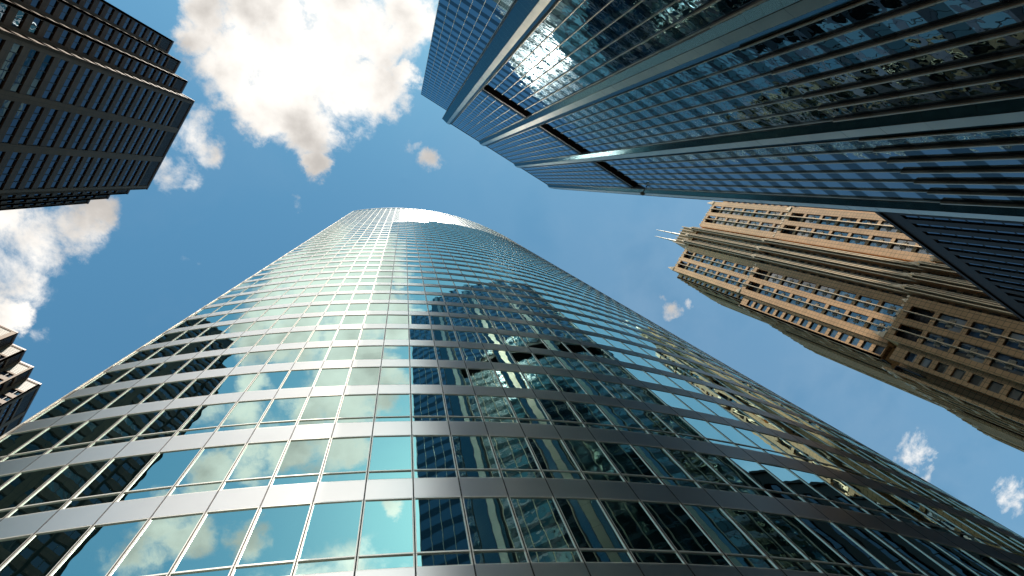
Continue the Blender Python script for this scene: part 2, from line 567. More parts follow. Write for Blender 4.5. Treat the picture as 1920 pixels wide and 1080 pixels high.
tower = thing('glass_tower', 'tall tower with a curved front of teal mirror glass and pale steel bands', 'skyscraper')
floors = [(1.2, 2.45), (6.0, 7.25), (9.5, 10.0), (12.85, 14.08), (17.58, 18.80), (22.33, 23.65), (26.99, 28.18), (31.12, 32.38)]
floors = [f for f in floors if f[0] != 9.5]
k = 0
while 35.29 + 4.165 * k < 197.5:
    floors.append((35.27 + 4.165 * k, 36.50 + 4.165 * k))
    k += 1
TOP = 202.4
# steel bands, one per storey
for z0, z1 in floors:
    mb = MB()
    for i in range(I0, I1):
        a, b = arc(i, 0.02), arc(i + 1, 0.02)
        t = Vector((b[0] - a[0], b[1] - a[1])).normalized() * 0.022
        a = (a[0] + t.x, a[1] + t.y)
        b = (b[0] - t.x, b[1] - t.y)
        am = random.uniform(-0.004, 0.004)
        nx, ny = math.cos(PH0 + DPH * (i + .5)) * am, math.sin(PH0 + DPH * (i + .5)) * am
        mb.poly([(a[0], a[1], z0), (b[0], b[1], z0), (b[0] + nx, b[1] + ny, z1), (a[0] + nx, a[1] + ny, z1)])
        for z, dz in ((z0, -1), (z1, 1)):
            ai, bi = arc(i, -0.1), arc(i + 1, -0.1)
            q = [(a[0], a[1], z), (ai[0], ai[1], z), (bi[0], bi[1], z), (b[0], b[1], z)]
            mb.poly(q if dz < 0 else q[::-1])
    obj('spandrel_band', mb, 'steel_panel', tower)
# head and sill trims, the low transoms
trims = []
for z0, z1 in floors:
    trims += [(z0 - 0.04, z0 - 0.002), (z1 + 0.002, z1 + 0.04)]
trims += [(14.69, 14.75), (19.41, 19.47), (24.20, 24.26), (8.0, 8.06)]
mb = MB()
for z0, z1 in trims:
    for i in range(I0, I1):
        a, b, c, d = arc(i, 0.018), arc(i + 1, 0.018), arc(i + 1, -0.06), arc(i, -0.06)
        mb.hexa([(*a, z0), (*b, z0), (*c, z0), (*d, z0), (*a, z1), (*b, z1), (*c, z1), (*d, z1)])
obj('transom', mb, 'mullion_metal', tower)['kind'] = 'stuff'
# mullions: two light edges with a dark open joint between them in front of the glass, the joint alone on the steel
edges = [GROUND] + [z for f in floors for z in f] + [TOP]


def radial(i, ds):
    p = PH0 + DPH * i
    return (-math.sin(p) * ds, math.cos(p) * ds)


for i in range(I0, I1 + 1):
    mb = MB()

    def bar(s0, s1, r0, r1, z0, z1, mi):
        o0, o1 = radial(i, s0), radial(i, s1)
        a, b = arc(i, r0), arc(i, r1)
        mb.hexa([(b[0] + o0[0], b[1] + o0[1], z0), (b[0] + o1[0], b[1] + o1[1], z0), (a[0] + o1[0], a[1] + o1[1], z0), (a[0] + o0[0], a[1] + o0[1], z0),
                 (b[0] + o0[0], b[1] + o0[1], z1), (b[0] + o1[0], b[1] + o1[1], z1), (a[0] + o1[0], a[1] + o1[1], z1), (a[0] + o0[0], a[1] + o0[1], z1)], mi)
    bar(-0.018, 0.018, -0.12, 0.024, GROUND, TOP, 1)
    for j in range(0, len(edges), 2):
        z0, z1 = edges[j] + 0.003, edges[j + 1] - 0.003
        bar(-0.052, -0.019, -0.08, 0.012, z0, z1, 0)
        bar(0.019, 0.052, -0.08, 0.012, z0, z1, 0)
    if i == I0:
        bar(-0.16, -0.08, -0.30, 0.07, GROUND, TOP, 0)
    obj('mullion', mb, ['mullion_metal', 'gasket'], tower)
# panes
panes = Panes()
for j in range(0, len(edges), 2):
    z0, z1 = edges[j], edges[j + 1]
    for i in range(I0, I1):
        a, b = arc(i, -0.016), arc(i + 1, -0.016)
        am, bm = random.gauss(0, 0.0024), random.gauss(0, 0.0020)
        nx, ny = math.cos(PH0 + DPH * (i + .5)), math.sin(PH0 + DPH * (i + .5))
        h = (z1 - z0) / 2
        q = [(a[0] - nx * (am * .76 + bm * h), a[1] - ny * (am * .76 + bm * h), z0), (b[0] + nx * (am * .76 - bm * h), b[1] + ny * (am * .76 - bm * h), z0),
             (b[0] + nx * (am * .76 + bm * h), b[1] + ny * (am * .76 + bm * h), z1), (a[0] - nx * (am * .76 - bm * h), a[1] - ny * (am * .76 - bm * h), z1)]
        panes.add(q, lambda m_, q=q: m_.poly(q))
panes.build('teal_glass', tower)
# roof, back and end walls (seen only in mirrors)
mb = MB()
pts = [arc(i, -0.2) for i in range(I0, I1 + 1)] + [(92, 46), (60, 58), (20, 58), (-3, 50)]
mb.prism(pts, GROUND, TOP - 0.3)
obj('core', mb, 'dark_frame', tower)
mb = MB()
for i in range(I0, I1):
    a, b, c, d = arc(i, 0.07), arc(i + 1, 0.07), arc(i + 1, -0.6), arc(i, -0.6)
    mb.hexa([(*a, TOP - 0.4), (*b, TOP - 0.4), (*c, TOP - 0.4), (*d, TOP - 0.4), (*a, TOP + 0.25), (*b, TOP + 0.25), (*c, TOP + 0.25), (*d, TOP + 0.25)])
obj('parapet', mb, 'mullion_metal', tower)
bp = Panes()
bw = MB()
back = [arc(I1, -0.2), (92, 46), (60, 58), (20, 58), (-3, 50), arc(I0, -0.2)]
for p0, p1 in zip(back[:-1], back[1:]):
    fc = Face(p0, p1)
    for z0, z1 in floors:
        fc.box(bw, 0, fc.w, 0.0, 0.05, z0, z1)
    for j in range(0, len(edges), 2):
        q = fc.quad(0.05, fc.w - 0.05, 0.03, edges[j], edges[j + 1])
        bp.add(q, lambda m_, q=q: m_.poly(q))
obj('side_cladding', bw, 'steel_panel', tower)
bp.build('teal_glass', tower, 0, 'side_glazing')

# ------------------------------------------------------------------ ribbed blue glass tower
UY, UH = -22.36, 197.0
ribbed = thing('ribbed_tower', 'dark blue glass office tower with bronze fins, broad pilasters and dark slots', 'skyscraper')
FL = 4.15
zs = [45.75 + FL * (n_ - 11) for n_ in range(0, 49)]
zs = [z for z in zs if z < UH - 1]
fr = Face((43.9, UY), (0.95, UY))     # s runs towards -X, outward +Y
xs = lambda x: 43.9 - x
PIL = [(0.95, 4.45), (14.40, 17.45), (27.80, 30.85), (41.05, 43.9)]
BAYS = [(4.45, 14.40), (17.45, 27.80), (30.85, 41.05)]
SLOT = (112.7, 118.5)
pn = Panes()
sp = MB()


def glass_bay(fc, s0, s1, n_, d, zlo=GROUND, zhi=UH - 0.4, slot=True):
    w = (s1 - s0) / n_
    for z in [GROUND] + zs:
        zt = min(z + FL, zhi)
        if z == GROUND:
            zt = zs[0]
        zm = z + 1.75 if z != GROUND else z + 0.5
        if slot and zt > SLOT[0] and z < SLOT[1] - 0.3:
            if z < SLOT[0]:
                zt = SLOT[0]
            else:
                continue
        for c in range(n_):
            a, b = s0 + c * w, s0 + (c + 1) * w
            if zm < zt:
                q = fc.tilted(a, b, d, zm, zt, 0.006)
                pn.add(q, lambda m_, q=q: m_.poly(q))
            q2 = fc.tilted(a, b, d, z, min(zm, zt), 0.003)
            sp.poly(q2)


fins = []
for (x0, x1) in BAYS:
    glass_bay(fr, xs(x1), xs(x0), 6, 0.0)
    w = (x1 - x0) / 6
    for c in range(0, 7):
        fins.append(x0 + c * w)
# recessed wing at the far end of the front
wing = Face((0.9, UY - 2.85), (-8.3, UY - 2.85))
glass_bay(wing, 0.0, wing.w, 6, 0.0, slot=False)
obj('spandrel_glass', sp, 'blue_spandrel', ribbed)
pn.build('blue_glass', ribbed)
for x in fins:
    mb = MB()
    s = xs(x)
    for z in zs:
        if z > SLOT[0] and z - FL < SLOT[0] and mb.v:
            obj('fin', mb, ['fin_metal', 'gasket', 'fin_metal_dark'], ribbed)
            mb = MB()
        zt = min(z + FL, UH) - 0.03
        if zt > SLOT[0] and z < SLOT[1] - 0.3:
            if z < SLOT[0] - 0.3:
                zt = SLOT[0]
            else:
                continue
        if z >= 45.7:
            fr.box(mb, s - 0.045, s + 0.045, -0.05, 0.17, z, zt, 0)
            fr.box(mb, s - 0.065, s + 0.065, -0.05, 0.03, z, zt, 1)
        else:
            fr.box(mb, s - 0.10, s + 0.10, -0.05, 0.24, z, zt, 2)
            fr.box(mb, s - 0.06, s + 0.06, 0.241, 0.31, z, zt, 0)
            fr.box(mb, s - 0.14, s + 0.14, -0.05, 0.08, z, zt, 1)
    obj('fin', mb, ['fin_metal', 'gasket', 'fin_metal_dark'], ribbed)
for c in range(0, 7):
    mb = MB()
    s = wing.w * c / 6
    for z in zs:
        wing.box(mb, s - 0.04, s + 0.04, -0.05, 0.09, z, min(z + FL, UH) - 0.03, 0)
    obj('fin', mb, ['fin_metal'], ribbed)
# pilasters: a metal face between two canted strips of dark glass
for n_, (x0, x1) in enumerate(PIL):
    c = (x0 + x1) / 2 - (0.0 if n_ else -0.55)
    hw = 0.50 if n_ in (1, 2) else 0.42
    e0, e1 = xs(x1), xs(x0)
    c0, c1 = xs(c + hw), xs(c - hw)
    front, joints, glassies = MB(), MB(), [MB(), MB()]
    for z in [GROUND] + zs:
        zt = min(z + FL if z != GROUND else zs[0], UH)
        zj = zt - 0.025
        front.poly(fr.tilted(c0, c1, 0.55, z, zj, 0.004))
        for glassy, a, da, b, db in ((glassies[0], e0 + 0.12, 0.10, c0 - 0.05, 0.50), (glassies[1], c1 + 0.05, 0.50, e1 - 0.12, 0.10)):
            zc_ = z + 2.05
            for za, zb in ((z, min(zc_, zj) - 0.02), (min(zc_, zj), zj)):
                if zb - za > 0.1:
                    j_ = random.uniform(-0.002, 0.002)
                    glassy.poly([fr.pt(a, da, za), fr.pt(b, db, za), fr.pt(b, db + j_, zb), fr.pt(a, da + j_, zb)])
    pts = [fr.pt(s_, d_, 0)[:2] for s_, d_ in ((e0, -0.4), (e0 + .02, .06), (c0 - .03, .485), (c0 - .03, .535), (c1 + .03, .535), (c1 + .03, .485), (e1 - .02, .06), (e1, -0.4))]
    joints.prism(pts[::-1], GROUND, UH)
    fr.box(joints, e0 + 0.0, e0 + 0.10, 0.0, 0.15, GROUND, UH)
    fr.box(joints, e1 - 0.10, e1 - 0.0, 0.0, 0.15, GROUND, UH)
    p = obj('pilaster', joints, 'gasket', ribbed)
    obj('metal_facing', front, 'pilaster_metal', p)
    for glassy in glassies:
        obj('side_glass', glassy, 'teal_spandrel', p)
# dark slots, set well back
for (x0, x1) in BAYS:
    mb = MB()
    a, b = xs(x1) + 0.11, xs(x0) - 0.11
    fr.box(mb, a, b, -2.4, -2.2, SLOT[0] - 0.3, SLOT[1] + 0.3)
    fr.box(mb, a, b, -2.2, -0.02, SLOT[1], SLOT[1] + 0.2)
    fr.box(mb, a, b, -2.2, -0.02, SLOT[0] - 0.2, SLOT[0])
    for z in range(1, 9):
        fr.box(mb, a, b, -2.2, -2.05, SLOT[0] + z * 0.62, SLOT[0] + z * 0.62 + 0.12)
    obj('louver_slot', mb, 'brown_recess', ribbed)
mb = MB()
mb.box(1.0, 43.6, -62, UY - 2.45, GROUND, UH - 0.5)
mb.box(-8.25, 1.0, -62, UY - 2.95, GROUND, UH - 0.9)
mb.box(1.0, 43.6, UY - 2.45, UY - 0.12, GROUND, SLOT[0] - 0.31)
mb.box(1.0, 43.6, UY - 2.45, UY - 0.12, SLOT[1] + 0.31, UH - 0.5)
obj('core', mb, 'dark_frame', ribbed)
side = Face((0.95, UY), (0.95, UY - 2.85))
ends = MB()
for z in [GROUND] + zs:
    zt = (min(z + FL, UH) if z != GROUND else zs[0]) - 0.03
    ends.poly(side.quad(0.45, side.w - 0.05, 0.02, z, zt))
obj('return_glass', ends, 'teal_spandrel', ribbed)
wend = Face((-8.3, UY - 2.85), (-8.3, -62))
eend = Face((43.9, -62), (43.9, UY - 0.1))
sg = Panes()
sgs = MB()
for fc in (wend, eend):
    for z in [GROUND] + zs:
        zt = min(z + FL, UH - 0.9) if z != GROUND else zs[0]
        q = fc.quad(0.05, fc.w - 0.05, 0.0, z + 1.75, zt)
        sg.add(q, lambda m_, q=q: m_.poly(q))
        sgs.poly(fc.quad(0.05, fc.w - 0.05, 0.02, z, z + 1.75))
obj('side_spandrel', sgs, 'blue_spandrel', ribbed)
sg.build('blue_glass', ribbed, 0, 'side_glazing')
mb = MB()
fr.box(mb, 0, fr.w, -0.5, 0.10, UH - 0.42, UH)
wing.box(mb, 0, wing.w, -0.5, 0.06, UH - 0.8, UH - 0.35)
obj('coping', mb, 'teal_spandrel', ribbed)
# bright fitting on a bracket at the end of the last slot
mb = MB()
fr.box(mb, 2.62, 2.78, 0.02, 0.9, 113.0, 113.2, 0)
fr.box(mb, 2.35, 3.05, 0.9, 1.25, 112.6, 113.5, 1)
fr.box(mb, 2.45, 2.95, 1.25, 1.45, 112.8, 113.3, 1)
obj('floodlight', mb, ['gasket', 'antenna_white'], ribbed)

# ------------------------------------------------------------------ stepped brown granite towers (twins)
TH = 170.0
PITCH = 3.90


def stepped_outline(x0, y0, y1, n_=3, st=3.45, depth=26.0):
    """Counter-clockwise outline with serrated corners; x0 is the front face, from y0 up to y1."""
    o = [(x0, y0), (x0, y1)]
    x, y = x0, y1
    for _ in range(n_):
        o.append((x - st, y)); o.append((x - st, y + st))
        x, y = x - st, y + st
    o.append((x - depth, y)); x -= depth
    for _ in range(n_):
        o.append((x, y - st)); o.append((x - st, y - st))
        x, y = x - st, y - st
    y2 = y - (y1 - y0)
    o.append((x, y2)); y = y2
    for _ in range(n_):
        o.append((x + st, y)); o.append((x + st, y - st))
        x, y = x + st, y - st
    o.append((x + depth, y)); x += depth
    for k_ in range(n_):
        o.append((x, y + st))
        x, y = x, y + st
        if k_ < n_ - 1:
            o.append((x + st, y)); x += st
    return o


stepped = thing('stepped_tower', 'dark brown granite tower with serrated corners and ribbon windows beside the large cloud', 'skyscraper', 'twin stepped granite towers')
outl = stepped_outline(-54.7, 10.3, 36.2)
faces = [Face(outl[i], outl[(i + 1) % len(outl)]) for i in range(len(outl))]
pier, spd, louv, cop, win = MB(), MB(), MB(), MB(), Panes()
LV0, LV1 = TH - 7.2, TH - 1.1
levels = []
z = LV0 - PITCH
while z > GROUND:
    levels.append(z)
    z -= PITCH
for fc in faces:
    big = fc.w > 10
    if big:
        e, mid = 1.05, 1.35
        bw_ = (fc.w - 2 * e - 2 * mid) / 3
        bays = [(e + i * (bw_ + mid), e + i * (bw_ + mid) + bw_) for i in range(3)]
        npan = 5
    else:
        e = 0.42
        bays = [(e, fc.w - e)]
        npan = 2
    s = 0.0
    for b0, b1 in bays + [(fc.w, fc.w)]:
        fc.box(pier, s, b0, -0.5, 0.0, GROUND, TH - 0.7)
        s = b1
    for b0, b1 in bays:
        for z in levels:
            fc.box(spd, b0, b1, -0.45, -0.06, z, z + 1.72)

            def draw(m_, fc=fc, b0=b0, b1=b1, z=z, npan=npan):
                zl, zh = z + 1.72, z + PITCH
                w = (b1 - b0) / npan
                for c in range(npan):
                    m_.poly(fc.tilted(b0 + c * w + 0.03, b0 + (c + 1) * w - 0.03, -0.30, zl, zh, 0.004), 0)
                for c in range(npan + 1):
                    sa = max(b0, b0 + c * w - 0.06)
                    fc.box(m_, sa, min(b1, sa + 0.12), -0.36, -0.20, zl, zh, 1)
                if npan > 2:
                    pass
            on_show = 0.0
            if fc.n.y < -0.5 and fc.w < 10 and z > TH - 40 and fc.o.x > -70:
                on_show = 0.0004 if z > TH - 22 else 0.0
            win.add(fc.quad(b0, b1, -0.3, z + 1.72, z + PITCH), draw, 1.0, on_show)
        # louvered plant storeys and the parapet over them
        fc.box(louv, b0, b1, -0.45, -0.16, LV0 + 0.75, LV1, 0 if fc.n.x > 0.5 or fc.n.y > 0.5 else 1)  # lighter colour on the sunlit sides, dark on the shaded ones
        for q in range(1, 4):
            ss = b0 + (b1 - b0) * q / 4
            fc.box(louv, ss - 0.04, ss + 0.04, -0.16, -0.11, LV0 + 0.75, LV1, 0)
        for q in range(8):
            zz = LV0 + 0.95 + q * 0.66
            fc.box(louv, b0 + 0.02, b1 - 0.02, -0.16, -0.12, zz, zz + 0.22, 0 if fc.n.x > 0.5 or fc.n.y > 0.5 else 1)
        fc.box(pier, b0, b1, -0.45, 0.0, LV1, TH - 0.7)
        fc.box(pier, b0, b1, -0.45, -0.03, LV0, LV0 + 0.75)
    fc.box(cop, -0.06, fc.w + 0.06, -0.5, 0.07, TH - 0.7, TH)
obj('wall', pier, 'brown_granite', stepped)
obj('spandrel', spd, 'brown_spandrel', stepped)
obj('louver', louv, ['dark_louver', 'sunlit_louver'], stepped)
obj('coping', cop, 'maroon_coping', stepped)
win.build(['dark_glass', 'dark_frame'], stepped)
mb = MB()
ctr = (sum(p[0] for p in outl) / len(outl), sum(p[1] for p in outl) / len(outl))
core_o = []
for p in outl:
    core_o.append((p[0] + (0.46 if p[0] < ctr[0] else -0.46), p[1] + (0.46 if p[1] < ctr[1] else -0.46)))
mb.prism(core_o, GROUND, TH - 0.8)
obj('core', mb, 'dark_frame', stepped)
mf = faces[0]
twin = stepped.copy()
COL.objects.link(twin)
twin.location = (-0.35, 85.3, 0)
twin['label'] = 'brown granite tower with sunlit serrated corner behind the left edge of the curved glass tower'
for ch in list(stepped.children):
    c = ch.copy()
    COL.objects.link(c)
    c.parent = twin
for (ly, lz) in ((30.0, 0), (30.0, 1), (30.0, 2)):
    pass

# ------------------------------------------------------------------ tan granite tower with setbacks and two antennas
tan = thing('setback_tower', 'tan granite tower with setbacks, ribbed centre bay and two thin white antennas', 'skyscraper')
FH = 3.93
wallm, orn, voidm, crest, wins = MB(), MB(), MB(), MB(), Panes()


def fin_part(fc, *a, name='fin', mat='tan_granite_trim'):
    mb = MB()
    fc.box(mb, *a)
    obj(name, mb, mat, tan)



def block(fc, s0, s1, z0, nfl, split=True, depth=-0.45, small=False):
    """An opening nfl storeys high with its frame, panes and a carved panel between the storeys."""
    h = nfl * FH

    def draw(m_, fc=fc):
        cols = 2 if not small else 1
        w = (s1 - s0) / cols
        for f in range(nfl):
            for c in range(cols):
                m_.poly(fc.tilted(s0 + c * w, s0 + (c + 1) * w, depth, z0 + f * FH, z0 + f * FH + FH, 0.004), 0)
        for f in range(1, nfl):
            fc.box(m_, s0, s1, depth - 0.02, depth + 0.08, z0 + f * FH - 0.06, z0 + f * FH + 0.06, 1)
        for c in range(cols + 1):
            a = s0 + c * w
            fc.box(m_, max(s0, a - 0.05), min(s1, a + 0.05), depth - 0.02, depth + 0.07, z0, z0 + h, 1)
        fc.box(m_, s0, s1, depth - 0.02, depth + 0.07, z0 + h - 0.08, z0 + h, 1)
        fc.box(m_, s0, s1, depth - 0.02, depth + 0.07, z0, z0 + 0.08, 1)
    wins.add(fc.quad(s0, s1, depth, z0, z0 + h), draw)


def regular_bays(fc, cols, z0, z1, beam=1.25, void_top=True, small_cols=(), solid_depth=-0.6, top=2.0, orn_on=True):
    """cols: openings (s0, s1) of double storeys; small_cols: single windows; the wall is built around them."""
    allc = sorted([(a, b, 0) for a, b in cols] + [(a, b, 1) for a, b in small_cols])
    s = 0.0
    for a, b, kind in allc + [(fc.w, fc.w, 0)]:
        if a > s:
            fc.box(wallm, s, a, solid_depth, 0.0, z0, z1)
        s = b
    for a, b, kind in allc:
        fc.box(wallm, a, b, solid_depth, -0.01, z1 - top, z1)
        zt = z1 - top
        if kind == 0:
            if void_top:
                hv = 6.3
                voidm = MB()
                fc.box(voidm, a, b, -1.9, -1.7, zt - hv, zt)
                for q in range(1, 5):
                    fc.box(voidm, a, b, -1.2, -1.1, zt - hv * q / 5 - 0.08, zt - hv * q / 5 + 0.08)
                fc.box(voidm, a, b, -1.7, -0.62, zt, zt + 0.15)
                obj('louver', voidm, 'dark_louver', tan)
                zt -= hv
            while zt - beam - 2 * FH + beam > z0 - 2 * FH:
                fc.box(wallm, a, b, solid_depth, -0.02, max(z0, zt - beam), zt)
                zb = zt - 2 * FH
                lo = max(zb, z0)
                if zt - beam - lo > 3.0:
                    hh = (zt - beam - lo) / 2
                    block2(fc, a, b, lo, zt - beam)
                    if orn_on:
                        m_ = (a + b) / 2
                        for q0, q1 in ((m_ - 0.95, m_ - 0.22), (m_ + 0.22, m_ + 0.95)):
                            fc.box(orn, q0, q1, -0.46, -0.30, lo + hh - 0.75, lo + hh + 0.75)
                            fc.box(orn, q0 + .15, q1 - .15, -0.30, -0.25, lo + hh - 0.5, lo + hh - 0.12)
                            fc.box(orn, q0 + .15, q1 - .15, -0.30, -0.25, lo + hh + 0.12, lo + hh + 0.5)
                zt = zb
        else:
            while zt > z0:
                lo = max(zt - FH, z0)
                fc.box(wallm, a, b, solid_depth, -0.02, max(lo, zt - 1.35), zt)
                if zt - 1.35 - lo > 1.0:
                    block2(fc, a, b, lo, zt - 1.35, one=True)
                zt -= FH


def block2(fc, s0, s1, z0, z1, one=False):
    d = -0.45

    def draw(m_):
        cols = 1 if one else 2
        rows = 1 if one else 2
        w, h = (s1 - s0) / cols, (z1 - z0) / rows
        for r in range(rows):
            for c in range(cols):
                m_.poly(fc.tilted(s0 + c * w, s0 + (c + 1) * w, d, z0 + r * h, z0 + (r + 1) * h, 0.004), 0)
        for r in range(rows + 1):
            zz = z0 + r * h
            fc.box(m_, s0, s1, d - 0.02, d + 0.07, max(z0, zz - 0.05), min(z1, zz + 0.05), 1)
        for c in range(cols + 1):
            a = s0 + c * w
            fc.box(m_, max(s0, a - 0.05), min(s1, a + 0.05), d - 0.021, d + 0.06, z0, z1, 1)
    wins.add(fc.quad(s0, s1, d, z0, z1), draw)


def finial(fc, s, d, z, w=0.55, h=3.2):
    """A stepped obelisk standing at the head of a pier."""
    mb = MB()
    fc.box(mb, s - w, s + w, d - w, d + w, z, z + h * 0.35)
    fc.box(mb, s - w * .7, s + w * .7, d - w * .7, d + w * .7, z + h * 0.35, z + h * 0.65)
    a = [fc.pt(s - w * .7, d + w * .7, z + h * .65), fc.pt(s + w * .7, d + w * .7, z + h * .65), fc.pt(s + w * .7, d - w * .7, z + h * .65), fc.pt(s - w * .7, d - w * .7, z + h * .65)]
    tip = fc.pt(s, d, z + h * 1.5)
    for i in range(4):
        mb.poly([a[i], a[(i + 1) % 4], tip])
    obj('finial', mb, 'tan_granite_trim', tan)


def ribbed_centre(fc, s0, s1, z0, z1, recess, fins, proud=0.5, fin_proud=0.95, void=True):
    """The middle of the face: slim piers with sharp fins and dark strips of glass between."""
    n_ = 3
    per = (s1 - s0) / n_
    pw = per * 0.30
    fc.box(wallm, s0, s1, -3.2 - recess, -2.0 - recess, z0, z1)
    edges_ = []
    for i in range(n_):
        c = s0 + per * (i + .5)
        fc.box(wallm, c - pw / 2 - .25, c + pw / 2 + .25, -2.0 - recess, proud - 0.5, z0, z1)
        fin_part(fc, c - 0.11, c + 0.11, proud - 0.5, fin_proud, z0, z1 + 1.0)
        for o_ in (-0.62, 0.62):
            fin_part(fc, c + o_ - 0.1, c + o_ + 0.1, proud - 0.5, proud - 0.1, z0, z1 + 0.4)
        finial(fc, c, proud - 0.6, z1, 0.6, 3.0)
        edges_ += [(c - pw / 2 - .25, c + pw / 2 + .25)]
    gaps = []
    s = s0
    for a, b in edges_:
        gaps.append((s, a)); s = b
    gaps.append((s, s1))
    d = -0.75 - recess
    for a, b in gaps:
        z = z0
        ztop = z1 - (6.0 if void else 0)
        while z < ztop - 1.0:
            zt = min(z + FH, ztop)
            fc.box(wallm, a, b, d - 1.0, d + 0.05, z, min(z + 1.5, zt))
            if zt > z + 1.7:
                q = fc.tilted(a, b, d - 0.12, z + 1.5, zt, 0.004)
                mid = (a + b) / 2

                def draw(m_, fc=fc, q=q, mid=mid, z=z, zt=zt):
                    m_.poly(q, 0)
                    fc.box(m_, mid - 0.05, mid + 0.05, d - 0.14, d - 0.05, z + 1.5, zt, 1)
                wins.add(q, draw, 0.6)
            z += FH
        if void:
            voidm = MB()
            fc.box(voidm, a, b, d - 1.1, d - 0.9, ztop, z1)
            obj('louver', voidm, 'dark_louver', tan)
            for q_ in range(1, 5):
                fc.box(orn, a, b, d - 0.6, d - 0.5, ztop + q_ * 1.2, ztop + q_ * 1.2 + 0.14)
        if b - a > 0.9:
            fin_part(fc, (a + b) / 2 - 0.1, (a + b) / 2 + 0.1, d + 0.06, d + 0.5, z0, z1 + 0.3)


BXF = 115.6
TIERS = [  # front plane, y of the near edge, far edge, bottom, top
    (BXF, -24.3, -58.1, 181.0, 236.0),
    (BXF - 0.15, -24.3, -58.1, 119.0, 183.8),
    (BXF - 2.1, -25.0, -57.4, GROUND, 118.8),
]
DBL = [(-29.4, -26.3), (-34.2, -31.0), (-51.4, -48.2), (-56.1, -53.0)]
for ti, (bx_, y0, y1, z0, z1) in enumerate(TIERS):
    fl = Face((bx_, y0), (bx_, -36.4))
    frt = Face((bx_, -46.0), (bx_, y1))
    sy = lambda y, o_: o_ - y
    # the outline turns clockwise here, so build the planes the other way round
    fl = Face((bx_, -36.4 - 0.0), (bx_, y0)); frt = Face((bx_, y1), (bx_, -46.0))
    fl.n = Vector((-1, 0)); frt.n = Vector((-1, 0))
    c1 = [(a + 36.4, b + 36.4) for a, b in DBL[:2]]
    c2 = [(a - y1, b - y1) for a, b in DBL[2:]]
    for fc, cc in ((fl, c1), (frt, c2)):
        regular_bays(fc, [(min(a), max(a)) for a in cc], z0, z1)
        for a in cc:
            m_ = (a[0] + a[1]) / 2
            fin_part(fc, m_ - 0.11, m_ + 0.11, -0.35, 0.42, z0, z1 - 0.6)
    ce = Face((bx_, -46.0), (bx_, -36.4)); ce.n = Vector((-1, 0))
    ribbed_centre(ce, 0.0, ce.w, z0, z1 + (3.5 if ti == 0 else 1.5), 0.5, 3, 0.7 if ti == 0 else 1.1, 1.15 if ti == 0 else 1.6)
    # cheeks of the centre recess
    for yy in (-36.4, -46.0):
        wallm.box(bx_ + 0.6, bx_ + 3.6, yy - 0.02 if yy < -40 else yy - 0.0, yy + 0.02 if yy < -40 else yy + 0.04, z0, z1)
    # narrow outer bays with single windows
    for (oy0, oy1, out) in (((-24.25, -20.3, 0.35) if ti == 1 else (-24.95, -21.0, 1.0) if ti == 2 else (-24.25, -22.1, 0.9)),
                            ((-62.1, -58.15, 0.35) if ti == 1 else (-61.5, -57.45, 1.0) if ti == 2 else (-60.3, -58.15, 0.9))):
        ob = Face((bx_ + out, oy0), (bx_ + out, oy1)); ob.n = Vector((-1, 0))
        ww = 2.1 if ti else 1.2
        mgn = (ob.w - ww) / 2
        regular_bays(ob, [], z0, z1 - (5.0 if ti == 0 else 3.6), small_cols=[(mgn, mgn + ww)])
    for yy in (y0, y1):
        pass
    # corner finials
    for yy in (y0 - 0.7, y1 + 0.7):
        fcx = Face((bx_, yy - 1), (bx_, yy + 1)); fcx.n = Vector((-1, 0))
        finial(fcx, 1.0, -0.6, z1, 0.75, 4.6 if ti == 0 else 3.0)
    for yy in (-30.2, -52.2, -35.3, -47.1):
        fcx = Face((bx_, yy - 1), (bx_, yy + 1)); fcx.n = Vector((-1, 0))
        finial(fcx, 1.0, -0.5, z1, 0.42, 1.6)
    # cresting along the parapet
    for q in range(9):
        yy = y0 - 1.6 - q * 1.2
        for y_ in (yy, -82.4 - yy):
            crest.box(bx_ - 0.05, bx_ + 0.5, y_ - 0.28, y_ + 0.28, z1 + 0.002, z1 + 0.75)

# street side faces (towards +Y): three tiers stepping out as they go down
SIDE = [(BXF + 0.9, 141.0, -22.1, 181.0, 231.0), (BXF + 0.2, 151.0, -20.3, 119.0, 180.2), (BXF - 1.1, 153.0, -18.4, GROUND, 115.2)]
for ti, (xa, xb, yy, z0, z1) in enumerate(SIDE):
    fc = Face((xa, yy), (xb, yy)); fc.n = Vector((0, 1))
    nb = int(fc.w // 4.9)
    step = fc.w / nb
    regular_bays(fc, [(i * step + 0.9, (i + 1) * step - 0.9) for i in range(nb)], z0, z1, orn_on=False)
    for i in range(nb + 1):
        fin_part(fc, max(0.01, i * step - 0.22), min(fc.w - 0.01, i * step + 0.22), 0.0, 0.35 if i not in (0, nb) else 0.06, z0, z1 - 0.4, mat='tan_granite')
    # a shallow pavilion in the middle and at the far end of each tier
    fc.box(wallm, fc.w * 0.36, fc.w * 0.64, 0.36, 0.75, z0, z1 - 9)
    for i in range(9):
        ss = fc.w * 0.36 + fc.w * 0.28 * (i + .5) / 9
        fin_part(fc, ss - 0.25, ss + 0.25, 0.75, 1.0, z0, z1 - 8.5, name='rib', mat='tan_granite')
        finial(fc, ss, 0.6, z1 - 9, 0.28, 1.4)
    for i in range(int(fc.w // 2)):
        fc.box(crest, i * 2 + 0.4, i * 2 + 1.4, -0.4, 0.10, z1 + 0.002, z1 + 0.8)
